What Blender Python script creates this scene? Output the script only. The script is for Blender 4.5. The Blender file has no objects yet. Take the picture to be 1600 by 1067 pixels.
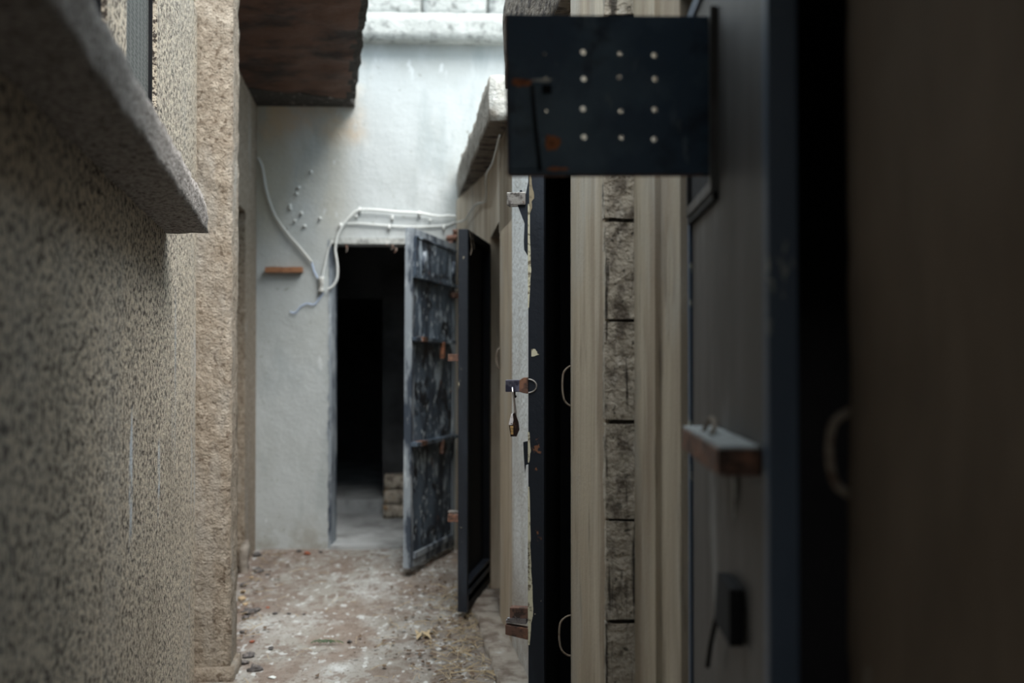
import bpy, bmesh, math, random
from mathutils import Vector, Matrix, noise
random.seed(7)
sc = bpy.context.scene
COL = sc.collection

# ------------------------------------------------------------------ camera
FPX, HC = 1556.0, 1.30
PITCH = math.atan((555 - 533.5) / FPX)
cd = bpy.data.cameras.new('camera'); cam = bpy.data.objects.new('camera', cd); COL.objects.link(cam)
cam.location = (0, 0, HC); cam.rotation_euler = (math.pi / 2 + PITCH, 0, 0)
cd.sensor_width = 36.0; cd.lens = 36.0 * FPX / 1600; cd.clip_start = 0.05
cd.dof.use_dof = True; cd.dof.focus_distance = 3.05; cd.dof.aperture_fstop = 1.9
sc.camera = cam
# ------------------------------------------------------------------ light
world = bpy.data.worlds.new('world'); sc.world = world; world.use_nodes = True
bg = world.node_tree.nodes['Background']
wn = world.node_tree.nodes; wl = world.node_tree.links        # overcast sky: zenith brighter than the horizon
wt = wn.new('ShaderNodeTexCoord'); ws = wn.new('ShaderNodeSeparateXYZ'); wr = wn.new('ShaderNodeValToRGB')
wl.new(wt.outputs['Generated'], ws.inputs[0]); wl.new(ws.outputs['Z'], wr.inputs[0]); wl.new(wr.outputs[0], bg.inputs[0])
wr.color_ramp.elements[0].position = 0.0; wr.color_ramp.elements[0].color = (0.20, .245, .28, 1)
wr.color_ramp.elements[1].position = 0.95; wr.color_ramp.elements[1].color = (0.84, .95, 1.0, 1)
bg.inputs[1].default_value = 1.15
sc.view_settings.view_transform = 'Standard'; sc.view_settings.look = 'None'
sc.view_settings.gamma = 1.0; sc.view_settings.use_curve_mapping = False
sc.view_settings.exposure = 1.52
sd = bpy.data.lights.new('soft_sun', 'SUN'); sun = bpy.data.objects.new('soft_sun', sd); COL.objects.link(sun)
sd.energy = 2.2; sd.angle = math.radians(45); sd.color = (1.0, .955, .90)
sun.rotation_euler = Vector((.28, -.46, .84)).to_track_quat('Z', 'Y').to_euler()
sc.cycles.use_denoising = True
sc.cycles.max_bounces = 8; sc.cycles.diffuse_bounces = 6

# ------------------------------------------------------------------ helpers
def ray(px, py):
    u = (px - 800) / FPX; v = (533.5 - py) / FPX
    c, s = math.cos(PITCH), math.sin(PITCH)
    return Vector((u, c - v * s, s + v * c))
def at(px, py, Y):                       # the point seen at a pixel, at depth Y
    d = ray(px, py); return Vector((0, 0, HC)) + d * (Y / d.y)
def hit(px, py, a, b, off=0.0):          # on the vertical plane through plan points a,b
    ax, ay = a; bx, by = b
    n = Vector((by - ay, -(bx - ax), 0)).normalized()
    if n.dot(Vector((0, 0, 0)) - Vector((ax, ay, 0))) < 0: n = -n
    d = ray(px, py); o = Vector((0, 0, HC))
    t = (Vector((ax, ay, 0)) + n * off - Vector((0, 0, 0))).dot(n) / d.dot(n)
    return o + d * t
def L(*c): return (c[0], c[1], c[2], 1)

def mat(name, base, layers=(), bumps=(), rough=0.9, metal=0.0, spec=0.3):
    m = bpy.data.materials.new(name); m.use_nodes = True
    nt = m.node_tree; N = nt.nodes; K = nt.links
    b = N['Principled BSDF']
    b.inputs['Roughness'].default_value = rough; b.inputs['Metallic'].default_value = metal
    b.inputs['Specular IOR Level'].default_value = spec
    g = N.new('ShaderNodeNewGeometry')
    def nz(scale, stretch, kind='noise', detail=4.0, seed=0.0):
        mp = N.new('ShaderNodeMapping'); mp.inputs['Scale'].default_value = stretch
        mp.inputs['Location'].default_value = (seed, seed * 1.7, seed * .6)
        K.new(g.outputs['Position'], mp.inputs['Vector'])
        if kind == 'vor':
            t = N.new('ShaderNodeTexVoronoi'); t.inputs['Scale'].default_value = scale
            K.new(mp.outputs[0], t.inputs['Vector']); return t.outputs['Distance']
        t = N.new('ShaderNodeTexNoise'); t.inputs['Scale'].default_value = scale
        t.inputs['Detail'].default_value = detail; t.inputs['Roughness'].default_value = .6
        K.new(mp.outputs[0], t.inputs['Vector']); return t.outputs['Fac']
    cur = None
    for i, ly in enumerate(layers):
        colr, scale, stretch, lo, hi = ly[:5]
        opt = ly[5] if len(ly) > 5 else {}
        f = nz(scale, stretch, opt.get('kind', 'noise'), opt.get('detail', 5.0), 3.1 * i + opt.get('seed', 1))
        mr = N.new('ShaderNodeMapRange'); mr.inputs[1].default_value = lo; mr.inputs[2].default_value = hi
        mr.inputs[4].default_value = opt.get('amt', 1.0)
        K.new(f, mr.inputs[0])
        fac = mr.outputs[0]
        for (axis, a0, a1) in opt.get('within', ()):       # a layer limited to a place: ramps 0->1 from a0 to a1
            sp = N.new('ShaderNodeSeparateXYZ'); K.new(g.outputs['Position'], sp.inputs[0])
            r2 = N.new('ShaderNodeMapRange'); r2.inputs[1].default_value = a0; r2.inputs[2].default_value = a1
            r2.interpolation_type = 'SMOOTHSTEP'
            K.new(sp.outputs['XYZ'.index(axis)], r2.inputs[0])
            mu = N.new('ShaderNodeMath'); mu.operation = 'MULTIPLY'
            K.new(fac, mu.inputs[0]); K.new(r2.outputs[0], mu.inputs[1]); fac = mu.outputs[0]
        mx = N.new('ShaderNodeMix'); mx.data_type = 'RGBA'
        K.new(fac, mx.inputs['Factor'])
        if cur is None: mx.inputs['A'].default_value = L(*base)
        else: K.new(cur, mx.inputs['A'])
        mx.inputs['B'].default_value = L(*colr); cur = mx.outputs['Result']
    if cur is None: b.inputs['Base Color'].default_value = L(*base)
    else: K.new(cur, b.inputs['Base Color'])
    prev = None
    for i, bp in enumerate(bumps):
        scale, stretch, dist = bp[:3]; kind = bp[3] if len(bp) > 3 else 'noise'
        f = nz(scale, stretch, kind, 4.0, 11.3 * (i + 1))
        bn = N.new('ShaderNodeBump'); bn.inputs['Distance'].default_value = dist; bn.inputs['Strength'].default_value = 1.0
        K.new(f, bn.inputs['Height'])
        if prev: K.new(prev, bn.inputs['Normal'])
        prev = bn.outputs[0]
    if prev: K.new(prev, b.inputs['Normal'])
    return m

# vector "stretch" values: small z = streaks run vertically
S1 = (1, 1, 1); SV = (1, 1, .08); SH = (.15, .15, 1)
M = {}
M['stucco'] = mat('stucco', (0.68, 0.595, 0.475),
    [((0.085, .07, .06), 72, S1, .49, .545), ((.80, .73, .62), 110, S1, .56, .64), ((.46, .45, .42), 2.0, (1, 1, .5), .5, .75, {'amt': .5}),
     ((.66, .74, .84), 30, (1, 1, .25), .44, .54, {'amt': .85, 'within': [('Y', 2.375, 2.395), ('Y', 2.445, 2.415), ('Z', .78, .95), ('Z', 1.19, 1.12)]}),
     ((.66, .74, .84), 34, (1, 1, .25), .47, .56, {'amt': .7, 'within': [('Y', 2.88, 2.90), ('Y', 2.94, 2.92), ('Z', .80, .9), ('Z', 1.08, 1.0)]}),
     ((.60, .66, .72), 26, (1, 1, .12), .50, .60, {'amt': .6, 'within': [('Y', 3.78, 3.86), ('Z', .5, .8), ('Z', 1.5, 1.3)]}),
     ((.50, .58, .66), 7, (1, 1, .05), .66, .72, {'amt': .5}), ((.30, .25, .19), 1.3, S1, .5, .7, {'amt': .4})],
    [(95, S1, .010), (240, S1, .004)], rough=.95)
M['pilaster'] = mat('pilaster_stucco', (0.28, 0.235, 0.185),
    [((.37, .32, .26), 30, S1, .48, .62), ((.15, .115, .085), 48, S1, .54, .64), ((.33, .12, .06), 7, (1, 1, .4), .745, .76),
     ((.38, .375, .35), 3, (1, 1, .4), .56, .7, {'amt': .6})],
    [(48, S1, .013), (120, S1, .006)], rough=.95)
M['ledge'] = mat('ledge_concrete', (0.38, .35, .33),
    [((.14, .12, .11), 100, S1, .48, .58), ((.55, .52, .5), 120, S1, .58, .68)], [(90, S1, .010)], rough=.95)
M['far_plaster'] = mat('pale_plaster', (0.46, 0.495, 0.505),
    [((.39, .415, .41), 1.6, (1, 1, .8), .42, .68), ((.53, .57, .585), 3.5, (1, 1, .5), .52, .72),
     ((.44, .41, .32), 1.8, (1, 1, .5), .30, .56, {'amt': .85, 'within': [('X', -.95, -1.4), ('Z', 1.85, 2.4)]}),
     ((.58, .40, .22), 3.5, S1, .38, .60, {'amt': .55, 'within': [('X', -.92, -1.1), ('Z', 2.66, 2.84)]}),  # warm bounce light under the overhang, put into the wall colour
     ((.33, .37, .38), 5, (1, 1, .25), .54, .68, {'amt': .6}), ((.28, .32, .34), 2.3, (1, 1, .5), .50, .62, {'amt': .45, 'within': [('Z', 1.9, 1.3)]}),
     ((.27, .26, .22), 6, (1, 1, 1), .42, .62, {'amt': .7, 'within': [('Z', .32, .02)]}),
     ((.20, .20, .17), 26, S1, .67, .71, {'amt': .8}), ((.62, .66, .68), 11, (1, 1, .4), .66, .71, {'amt': .7})],
    [(9, S1, .006), (60, S1, .002)], rough=.9)
M['far_wall_top'] = mat('rough_white_block', (0.40, .42, .41), [((.20, .21, .205), 14, S1, .52, .66), ((.52, .54, .53), 6, S1, .5, .7)], [(30, S1, .01)])
M['beige'] = mat('beige_plaster', (0.49, .42, .325),
    [((.33, .265, .20), 5, (1, 1, .14), .44, .62), ((.60, .53, .43), 7, (1, 1, .10), .52, .66), ((.20, .16, .12), 24, (1, 1, .10), .60, .70, {'amt': .8}), ((.46, .44, .40), 3, (1, 1, .4), .5, .66, {'amt': .6})],
    [(20, (1, 1, .15), .006), (90, S1, .0015)], rough=.9)
M['dimmed_beige_plaster'] = mat('dimmed_beige_plaster', (0.19, .14, .10), [((.12, .088, .062), 3, (1, 1, .3), .45, .65), ((.40, .38, .35), 5, (1, 1, .6), .64, .72, {'amt': .6})], [(20, (1, 1, .3), .004)])  # beige plaster with the near end's shade put into a darker colour
M['kerb'] = mat('dirty_kerb', (0.30, .27, .235), [((.15, .12, .10), 8, S1, .45, .6), ((.40, .39, .37), 14, S1, .58, .7)], [(30, S1, .012)])
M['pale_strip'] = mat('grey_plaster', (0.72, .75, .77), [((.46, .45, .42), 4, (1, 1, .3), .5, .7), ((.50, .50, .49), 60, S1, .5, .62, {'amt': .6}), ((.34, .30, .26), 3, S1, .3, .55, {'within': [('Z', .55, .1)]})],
    [(50, S1, .012), (14, S1, .010)], rough=.95)
M['block'] = mat('bare_block', (0.47, .42, .35), [((.17, .145, .12), 22, (1, 1, .6), .50, .62), ((.62, .57, .50), 34, (1, 1, .4), .58, .68),
     ((.08, .07, .06), 45, (1, 1, .05), .58, .64), ((.42, .25, .11), 5, S1, .62, .68, {'amt': .8}), ((.10, .09, .075), 70, S1, .60, .66)], [(45, S1, .012), (120, S1, .003)], rough=1)
M['concrete'] = mat('slab_concrete', (0.50, .50, .47), [((.22, .20, .17), 10, S1, .5, .66), ((.66, .67, .65), 16, S1, .56, .68)], [(25, S1, .012), (90, S1, .004)])
M['slab_side'] = mat('slab_side_render', (0.27, .25, .22), [((.14, .125, .105), 10, S1, .48, .64), ((.38, .36, .32), 16, S1, .58, .68)], [(25, S1, .012)])
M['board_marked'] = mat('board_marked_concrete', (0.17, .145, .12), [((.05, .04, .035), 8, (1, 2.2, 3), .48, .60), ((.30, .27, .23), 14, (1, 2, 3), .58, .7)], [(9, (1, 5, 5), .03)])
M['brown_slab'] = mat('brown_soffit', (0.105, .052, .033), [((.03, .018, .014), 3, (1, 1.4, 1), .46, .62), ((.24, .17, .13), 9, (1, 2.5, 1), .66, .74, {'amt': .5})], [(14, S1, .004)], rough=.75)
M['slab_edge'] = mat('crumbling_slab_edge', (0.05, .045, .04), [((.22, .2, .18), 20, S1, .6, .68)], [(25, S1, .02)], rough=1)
M['floor'] = mat('dusty_cement_floor', (0.31, .30, .275),
    [((.43, .435, .425), 2.6, (1, .55, 1), .45, .62), ((.235, .19, .16), 2.3, (1, .6, 1), .47, .58, {'amt': .9}), ((.20, .16, .135), 14, (1, .7, 1), .51, .58, {'amt': .8}),
     ((.14, .115, .095), 8, (1, .8, 1), .34, .56, {'amt': .85, 'within': [('X', -.80, -.2)]}), ((.20, .155, .13), 4, S1, .38, .54, {'amt': .85, 'within': [('X', -1.0, -1.35)]}),
     ((.12, .095, .08), 60, S1, .57, .64, {'amt': .85}), ((.54, .56, .56), 24, (1, .5, 1), .58, .64, {'amt': .85})],
    [(9, S1, .02), (50, S1, .008)], rough=1)
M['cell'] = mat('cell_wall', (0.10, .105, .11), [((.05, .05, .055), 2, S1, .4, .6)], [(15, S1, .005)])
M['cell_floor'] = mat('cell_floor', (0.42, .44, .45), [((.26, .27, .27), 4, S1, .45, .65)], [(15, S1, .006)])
M['cell_dark'] = mat('black_cell_wall', (0.012, .012, .014), [((.02, .02, .022), 2, S1, .4, .6)])  # near-black tone for cell interiors and other black parts
M['paint'] = mat('dark_door_paint', (0.014, .018, .026), [((.035, .045, .062), 6, (1, 1, .2), .5, .7), ((.42, .38, .28), 38, (1, 1, .5), .70, .72), ((.20, .09, .05), 17, S1, .70, .73)],
    [(40, S1, .0015)], rough=.45, spec=.4)
M['paint_inner'] = mat('black_door_paint', (0.0055, .006, .008), [((.02, .024, .03), 5, (1, 1, .15), .56, .72), ((.25, .26, .26), 60, (1, 1, .4), .71, .73)], [(40, S1, .001)], rough=.6, spec=.2)
M['paint_edge'] = mat('chipped_door_paint', (0.022, .026, .034), [((.40, .38, .29), 16, (1, 1, .22), .60, .62), ((.20, .18, .13), 40, (1, 1, .6), .66, .68)], [(30, S1, .002)], rough=.5)
M['paint_scraped'] = mat('scraped_blue_door_paint', (0.034, .048, .070),
    [((.11, .15, .20), 5, (1, 1, .4), .44, .64), ((.38, .46, .54), 8, (1.2, 1.2, .6), .55, .63), ((.015, .018, .025), 7, S1, .53, .62), ((.62, .70, .76), 26, (1, 1, .6), .60, .66, {'amt': .85}), ((.22, .10, .06), 12, S1, .67, .70)],
    [(30, S1, .003)], rough=.55)
M['paint_pale'] = mat('pale_worn_door_edge', (0.28, .32, .36), [((.05, .065, .09), 9, (1, 1, .3), .50, .58), ((.55, .60, .64), 12, (1, 1, .3), .56, .66)], [(30, S1, .003)], rough=.6)
M['paint_blue'] = mat('navy_flap_paint', (0.055, .10, .165), [((.12, .19, .26), 5, S1, .48, .66), ((.02, .03, .05), 9, S1, .55, .68), ((.22, .28, .33), 26, (1, 1, .4), .64, .72, {'amt': .6})], [(30, S1, .002)], rough=.36, spec=.6)
M['door_grey'] = mat('dull_grey_door_sheet', (0.060, .056, .054), [((.10, .095, .095), 6, (1, 1, .12), .5, .7), ((.22, .22, .22), 9, (1, 1, .25), .58, .70, {'amt': .7}), ((.03, .028, .027), 4, (1, 1, .2), .55, .7)], [(14, S1, .002)], rough=.5, spec=.4)
M['door_navy'] = mat('navy_door_edge', (0.06, .088, .135), [((.10, .14, .20), 5, (1, 1, .2), .5, .7), ((.45, .45, .38), 26, (1, 1, .5), .60, .66)], [], rough=.45, spec=.5)
M['rust'] = mat('rusty_iron', (0.15, .085, .065), [((.28, .14, .09), 40, S1, .5, .62), ((.05, .035, .03), 25, S1, .52, .62), ((.40, .38, .36), 50, S1, .64, .69)], [(90, S1, .001)], rough=.7, metal=.2)
M['orange_rust'] = mat('orange_rust', (0.30, .125, .07), [((.12, .06, .04), 50, S1, .48, .6)], rough=.9)
M['worn_paint_lit_top'] = mat('worn_pale_paint_lit_top', (0.40, .42, .42), [((.2, .2, .2), 60, S1, .5, .6)], rough=.8)  # also colours the lit top strip of the bolt channel
M['steel'] = mat('bright_steel', (0.72, .70, .76), [((.35, .33, .38), 60, S1, .55, .7)], rough=.22, metal=1)
M['zinc'] = mat('dull_galvanised_steel', (0.42, .40, .38), [((.10, .09, .085), 60, S1, .5, .66), ((.25, .14, .09), 90, S1, .64, .70)], [(90, S1, .001)], rough=.45, metal=.6)
M['brass'] = mat('worn_brass', (0.70, .46, .20), [((.30, .18, .08), 120, S1, .55, .65)], rough=.4, metal=.6)
M['lock_dark'] = mat('dark_lock_casing', (0.035, .022, .02), [((.12, .06, .04), 90, S1, .55, .65)], rough=.4, metal=.5)
M['steel_face'] = mat('worn_steel_face', (0.85, .82, .84), [((.4, .36, .36), 90, S1, .56, .66)], rough=.4, metal=.15)
M['cable'] = mat('white_cable_sheath', (0.72, .75, .74), rough=.5)
M['cable_grey'] = mat('dusty_cable_sheath', (0.55, .56, .54), rough=.7)
M['wire_blue'] = mat('pale_blue_wire', (0.45, .56, .78), rough=.6)
M['wood'] = mat('brown_wood', (0.33, .16, .085), [((.16, .07, .04), 30, (1, 4, 4), .5, .65)], rough=.8)
M['loop'] = mat('weathered_iron_loop', (0.24, .20, .16), [((.12, .08, .06), 60, S1, .5, .65)], rough=.8)
M['straw'] = mat('dry_straw', (0.42, .34, .22), rough=.9)
M['leaf'] = mat('dry_leaf', (0.12, .085, .06), rough=.9)
M['stone'] = mat('dark_stone', (0.09, .085, .085), [((.2, .18, .17), 60, S1, .5, .6)], rough=.9)
M['chip_red'] = mat('red_brick_chip', (0.30, .10, .06), rough=.9)
M['tan_chip'] = mat('tan_chip', (0.50, .38, .24), rough=.9)
M['brick'] = mat('broken_red_brick', (0.22, .12, .09), [((.4, .36, .32), 20, S1, .55, .65)], [(30, S1, .01)])
M['green'] = mat('green_blade', (0.07, .13, .07), rough=.8)

def mesh_mat():
    m = mat('wire_mesh_screen', (.05, .052, .052), rough=.7, metal=.2)
    nt = m.node_tree; N = nt.nodes; K = nt.links
    g = N.new('ShaderNodeNewGeometry'); mp = N.new('ShaderNodeMapping'); mp.inputs['Scale'].default_value = (1, 1, 1)
    v = N.new('ShaderNodeTexVoronoi'); v.feature = 'DISTANCE_TO_EDGE'; v.inputs['Scale'].default_value = 75; v.inputs['Randomness'].default_value = .25
    K.new(g.outputs['Position'], mp.inputs[0]); K.new(mp.outputs[0], v.inputs['Vector'])
    r = N.new('ShaderNodeMapRange'); r.inputs[1].default_value = .05; r.inputs[2].default_value = .22
    r.inputs[3].default_value = 1; r.inputs[4].default_value = 0
    mx = N.new('ShaderNodeMix'); mx.data_type = 'RGBA'; mx.inputs['A'].default_value = (.045, .048, .048, 1); mx.inputs['B'].default_value = (.15, .155, .145, 1)
    K.new(v.outputs['Distance'], r.inputs[0]); K.new(r.outputs[0], mx.inputs['Factor']); K.new(mx.outputs['Result'], N['Principled BSDF'].inputs['Base Color'])
    return m
M['mesh'] = mesh_mat()

# mesh helpers ------------------------------------------------------
def box(bm, x0, x1, y0, y1, z0, z1):
    vs = [bm.verts.new((x, y, z)) for z in (z0, z1) for (x, y) in ((x0, y0), (x1, y0), (x1, y1), (x0, y1))]
    for f in ((0, 1, 2, 3), (4, 5, 6, 7), (0, 1, 5, 4), (1, 2, 6, 5), (2, 3, 7, 6), (3, 0, 4, 7)): bm.faces.new([vs[i] for i in f])
def prism(bm, pts, z0, z1):
    lo = [bm.verts.new((p[0], p[1], z0)) for p in pts]; hi = [bm.verts.new((p[0], p[1], z1)) for p in pts]
    n = len(pts); bm.faces.new(lo); bm.faces.new(hi)
    for i in range(n): bm.faces.new((lo[i], lo[(i + 1) % n], hi[(i + 1) % n], hi[i]))
def extrude_poly(bm, pts3, off):
    lo = [bm.verts.new(p) for p in pts3]; hi = [bm.verts.new(Vector(p) + Vector(off)) for p in pts3]
    n = len(lo); bm.faces.new(lo); bm.faces.new(hi)
    for i in range(n): bm.faces.new((lo[i], lo[(i + 1) % n], hi[(i + 1) % n], hi[i]))
def rough(bm, pts, z0, z1, step=.05, amp=.008, fr=9.0, ztop=None):
    """eight-cornered block whose faces are fine grids pushed about by noise (chipped edges)"""
    A, B, C_, D = [Vector((p[0], p[1], 0)) for p in pts]
    up0 = Vector((0, 0, z0)); up1 = Vector((0, 0, z1))
    c = [A + up0, B + up0, C_ + up0, D + up0, A + up1, B + up1, C_ + up1, D + up1]
    for q in ((0, 1, 2, 3), (4, 5, 6, 7), (0, 1, 5, 4), (1, 2, 6, 5), (2, 3, 7, 6), (3, 0, 4, 7)):
        a, b, d, e = [c[i] for i in q]
        nu = max(1, int((b - a).length / step)); nv = max(1, int((e - a).length / step))
        nu = min(nu, 160); nv = min(nv, 160)
        g = []
        for i in range(nu + 1):
            row = []
            for j in range(nv + 1):
                u = i / nu; v = j / nv
                p = (a * (1 - u) + b * u) * (1 - v) + (e * (1 - u) + d * u) * v
                w = noise.noise_vector(p * fr) * amp + noise.noise_vector(p * fr * 3.7) * amp * .5
                row.append(bm.verts.new(p + w))
            g.append(row)
        for i in range(nu):
            for j in range(nv): bm.faces.new((g[i][j], g[i + 1][j], g[i + 1][j + 1], g[i][j + 1]))
    bmesh.ops.remove_doubles(bm, verts=bm.verts[:], dist=1e-5)
def tube(bm, pts, r, n=8, smooth=4, closed=False):
    P_ = [Vector(p) for p in pts]
    if smooth and len(P_) > 2:
        out = []
        for i in range(len(P_) - 1):
            p0 = P_[max(i - 1, 0)]; p1 = P_[i]; p2 = P_[i + 1]; p3 = P_[min(i + 2, len(P_) - 1)]
            for k in range(smooth):
                t = k / smooth
                out.append(.5 * ((2 * p1) + (p2 - p0) * t + (2 * p0 - 5 * p1 + 4 * p2 - p3) * t * t + (3 * p1 - p0 - 3 * p2 + p3) * t ** 3))
        out.append(P_[-1]); P_ = out
    rings = []
    for i, p in enumerate(P_):
        d = (P_[min(i + 1, len(P_) - 1)] - P_[max(i - 1, 0)]).normalized()
        a = d.orthogonal().normalized() if i == 0 else (prev_a - d * prev_a.dot(d)).normalized()
        prev_a = a; b = d.cross(a)
        rr = r[min(i, len(r) - 1)] if isinstance(r, (list, tuple)) else r
        rings.append([bm.verts.new(p + (a * math.cos(2 * math.pi * k / n) + b * math.sin(2 * math.pi * k / n)) * rr) for k in range(n)])
    for i in range(len(rings) - 1):
        for k in range(n): bm.faces.new((rings[i][k], rings[i][(k + 1) % n], rings[i + 1][(k + 1) % n], rings[i + 1][k]))
    bm.faces.new(rings[0]); bm.faces.new(rings[-1])
def link(name, bm, m, parent=None, base=None, smooth=False, bevel=0):
    if bevel: bmesh.ops.bevel(bm, geom=bm.edges[:], offset=bevel, segments=2, affect='EDGES', profile=.6)
    if base is not None:
        bmesh.ops.translate(bm, verts=bm.verts[:], vec=-Vector(base))
    bmesh.ops.recalc_face_normals(bm, faces=bm.faces[:])
    me = bpy.data.meshes.new(name); bm.to_mesh(me); bm.free()
    if isinstance(m, (list, tuple)):
        for x in m: me.materials.append(x)
    else: me.materials.append(m)
    if smooth:
        for p in me.polygons: p.use_smooth = True
    o = bpy.data.objects.new(name, me); COL.objects.link(o)
    if parent is not None: o.parent = parent
    elif base is not None: o.location = base
    return o
def nb(): return bmesh.new()
def tag(o, label, cat, group=None, kind=None):
    o['label'] = label; o['category'] = cat
    if group: o['group'] = group
    if kind: o['kind'] = kind
    return o
def struct(o, label, cat): return tag(o, label, cat, None, 'structure')
def empty(name, loc=(0, 0, 0), rot=(0, 0, 0)):
    o = bpy.data.objects.new(name, None); COL.objects.link(o); o.location = loc; o.rotation_euler = rot
    o.empty_display_size = .05; return o

# ------------------------------------------------------------------ plan of the alley (x, y)
lwx = lambda y: -.3908 - .2198 * y                  # near left wall
LN = Vector((.9766, .2147)); LT = Vector((-.2147, .9766))   # its outward normal and its direction
FA, FB = (-1.722, 6.70), (-.37, 6.76)               # far wall corners
fwy = lambda x: 6.70 + (x + 1.722) * .0444
flx = lambda y: -1.722 + .1317 * (6.7 - y)          # far part of the left wall
bx = lambda y: .5797 - .1317 * y                    # right wall between doors 2 and 3
cx = lambda y: .5247 - .1317 * y                    # section that carries door 3's near jamb
dx = lambda y: .5985 - .1317 * y                    # section that carries door 4's far jamb
ex = lambda y: .5395 - .1317 * y                    # nearest section

# ------------------------------------------------------------------ floor
bm = nb()
nx, ny = 70, 130
g = [[None] * (ny + 1) for _ in range(nx + 1)]
for i in range(nx + 1):
    for j in range(ny + 1):
        x = -2.2 + 2.9 * i / nx; y = -2.0 + 8.9 * j / ny
        g[i][j] = bm.verts.new((x, y, noise.noise(Vector((x * 3, y * 3, 0))) * .008 + noise.noise(Vector((x * 14, y * 14, 3))) * .004 - .004))
for i in range(nx):
    for j in range(ny): bm.faces.new((g[i][j], g[i + 1][j], g[i + 1][j + 1], g[i][j + 1]))
o = struct(link('floor', bm, M['floor'], smooth=True), 'pale cement alley floor patched with brown dirt and straw', 'floor')
bm = nb(); box(bm, -3.2, 3.4, -2.3, 11.5, -.3, -.03)
struct(link('floor', bm, M['cell']), 'ground slab beneath the whole building', 'floor')

# ------------------------------------------------------------------ left wall, near section with two screened windows
def wseg(bm, y0, y1, z0, z1, off=0.0, th=.3):
    a = Vector((lwx(y0), y0)) + LN * off; b = Vector((lwx(y1), y1)) + LN * off
    prism(bm, [a, b, b - LN * th, a - LN * th], z0, z1)
HT, HP = 2.68, 2.86
WZ0, WZ1 = 1.768, 2.4
bm = nb()
wseg(bm, 0.0, 4.03, -.03, WZ0); wseg(bm, 0.0, 4.03, WZ1, HT)
for y0, y1 in ((0.0, .9), (2.076, 2.312), (2.828, 4.03)): wseg(bm, y0, y1, WZ0, WZ1)
struct(link('wall_left', bm, M['stucco']), 'coarse speckled beige stucco wall along the left of the alley', 'wall')
for k, (y0, y1, lab) in enumerate(((2.312, 2.828, 'mesh screened window above the concrete ledge, nearest the rough pilaster'),
                                   (.9, 2.076, 'dark window cut off by the top edge, left of the plaster mullion'))):
    r = empty('window_%d' % (k + 1), (lwx(y0), y0, WZ0)); struct(r, lab, 'window')
    bm = nb(); wseg(bm, y0, y1, WZ0, WZ1, -.022, .008)
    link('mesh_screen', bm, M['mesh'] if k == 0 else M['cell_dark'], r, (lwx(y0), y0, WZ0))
    bm = nb(); wseg(bm, y1 - .009, y1, WZ0, WZ1, -.012, .03); wseg(bm, y0, y0 + .012, WZ0, WZ1, -.012, .02); wseg(bm, y0 + .012, y1 - .009, WZ1 - .03, WZ1, -.004, .03)
    link('window_frame', bm, M['paint_inner'], r, (lwx(y0), y0, WZ0))
# ledge
bm = nb()
def lp(y, off): v = Vector((lwx(y), y)) + LN * off; return (v.x, v.y)
rough(bm, [lp(.1, -.01), lp(3.05, -.01), lp(3.05, .123), lp(.1, .123)], 1.675, 1.768, .022, .006, 12)
for v in bm.verts:                                        # worn round upper outer corner at the far end
    p = Vector((v.co.x, v.co.y)); t = (p - Vector(lp(3.05, 0))).dot(LT); d = (p - Vector(lp(3.05, 0))).dot(LN)
    if v.co.z > 1.70 and t > -.30: v.co.z -= max(0, (t + .30) / .30) ** 2 * .040 * min(1, max(0, (v.co.z - 1.675) / .093))
struct(link('trim_1', bm, M['ledge'], smooth=True), 'thick granular concrete window ledge jutting from the left wall', 'ledge')
# pilaster
pf = Vector((-1.132, 4.02)); px_ = Vector((.9914, .1306)); py_ = Vector((-.1306, .9914))
bm = nb()
q = [pf - px_ * .30, pf, pf + py_ * .18, pf + py_ * .18 - px_ * .30]
rough(bm, q, -.03, HP, .024, .007, 11)
rough(bm, [pf - px_ * .30 - py_ * .012, pf + px_ * .012 - py_ * .012, pf + px_ * .012 + py_ * .18, pf + py_ * .18 - px_ * .30], -.03, .05, .03, .012, 9)
struct(link('wall_left', bm, M['pilaster'], smooth=True), 'rough brown rendered pilaster standing out at the end of the stucco wall', 'pilaster')
# left wall, far section with door recess
bm = nb()
def fseg(bm, y0, y1, z0, z1, off=0.0, th=.3, f=None):
    f = f or flx
    prism(bm, [(f(y0) + off, y0), (f(y1) + off, y1), (f(y1) + off - th, y1), (f(y0) + off - th, y0)], z0, z1)
fseg(bm, 4.15, 5.3, -.03, 2.98); fseg(bm, 5.3, 6.16, 2.19, 2.98); fseg(bm, 6.16, 6.72, -.03, 2.98)
struct(link('wall_left', bm, M['pilaster']), 'narrow strip of brown wall beyond the pilaster', 'wall')
bm = nb(); fseg(bm, 5.2, 6.25, -.03, 2.25, -.16, .04)
struct(link('door_5', bm, M['beige']), 'brown closed door set deep in the left wall beyond the pilaster', 'door')
bm = nb(); rough(bm, [(flx(5.95), 5.95), (flx(5.95) + .045, 5.95), (flx(6.2) + .02, 6.2), (flx(6.2), 6.2)], -.03, .15, .02, .016, 12)
tag(link('plaster_lump', bm, M['kerb'], base=(flx(6), 6.05, 0), smooth=True), 'broken pale plaster lump at the foot of the left wall beyond the pilaster', 'rubble')

# ------------------------------------------------------------------ far wall with doorway
def fwbox(bm, x0, x1, z0, z1, off=0.0, th=.22):
    prism(bm, [(x0, fwy(x0) - off), (x1, fwy(x1) - off), (x1, fwy(x1) + th), (x0, fwy(x0) + th)], z0, z1)
XL = hit(517, 600, FA, FB).x; XR = -.42; ZT = hit(580, 380, FA, FB).z
bm = nb()
fwbox(bm, -1.9, XL, -.03, 3.45); fwbox(bm, XR, .45, -.03, 3.45)
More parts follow.
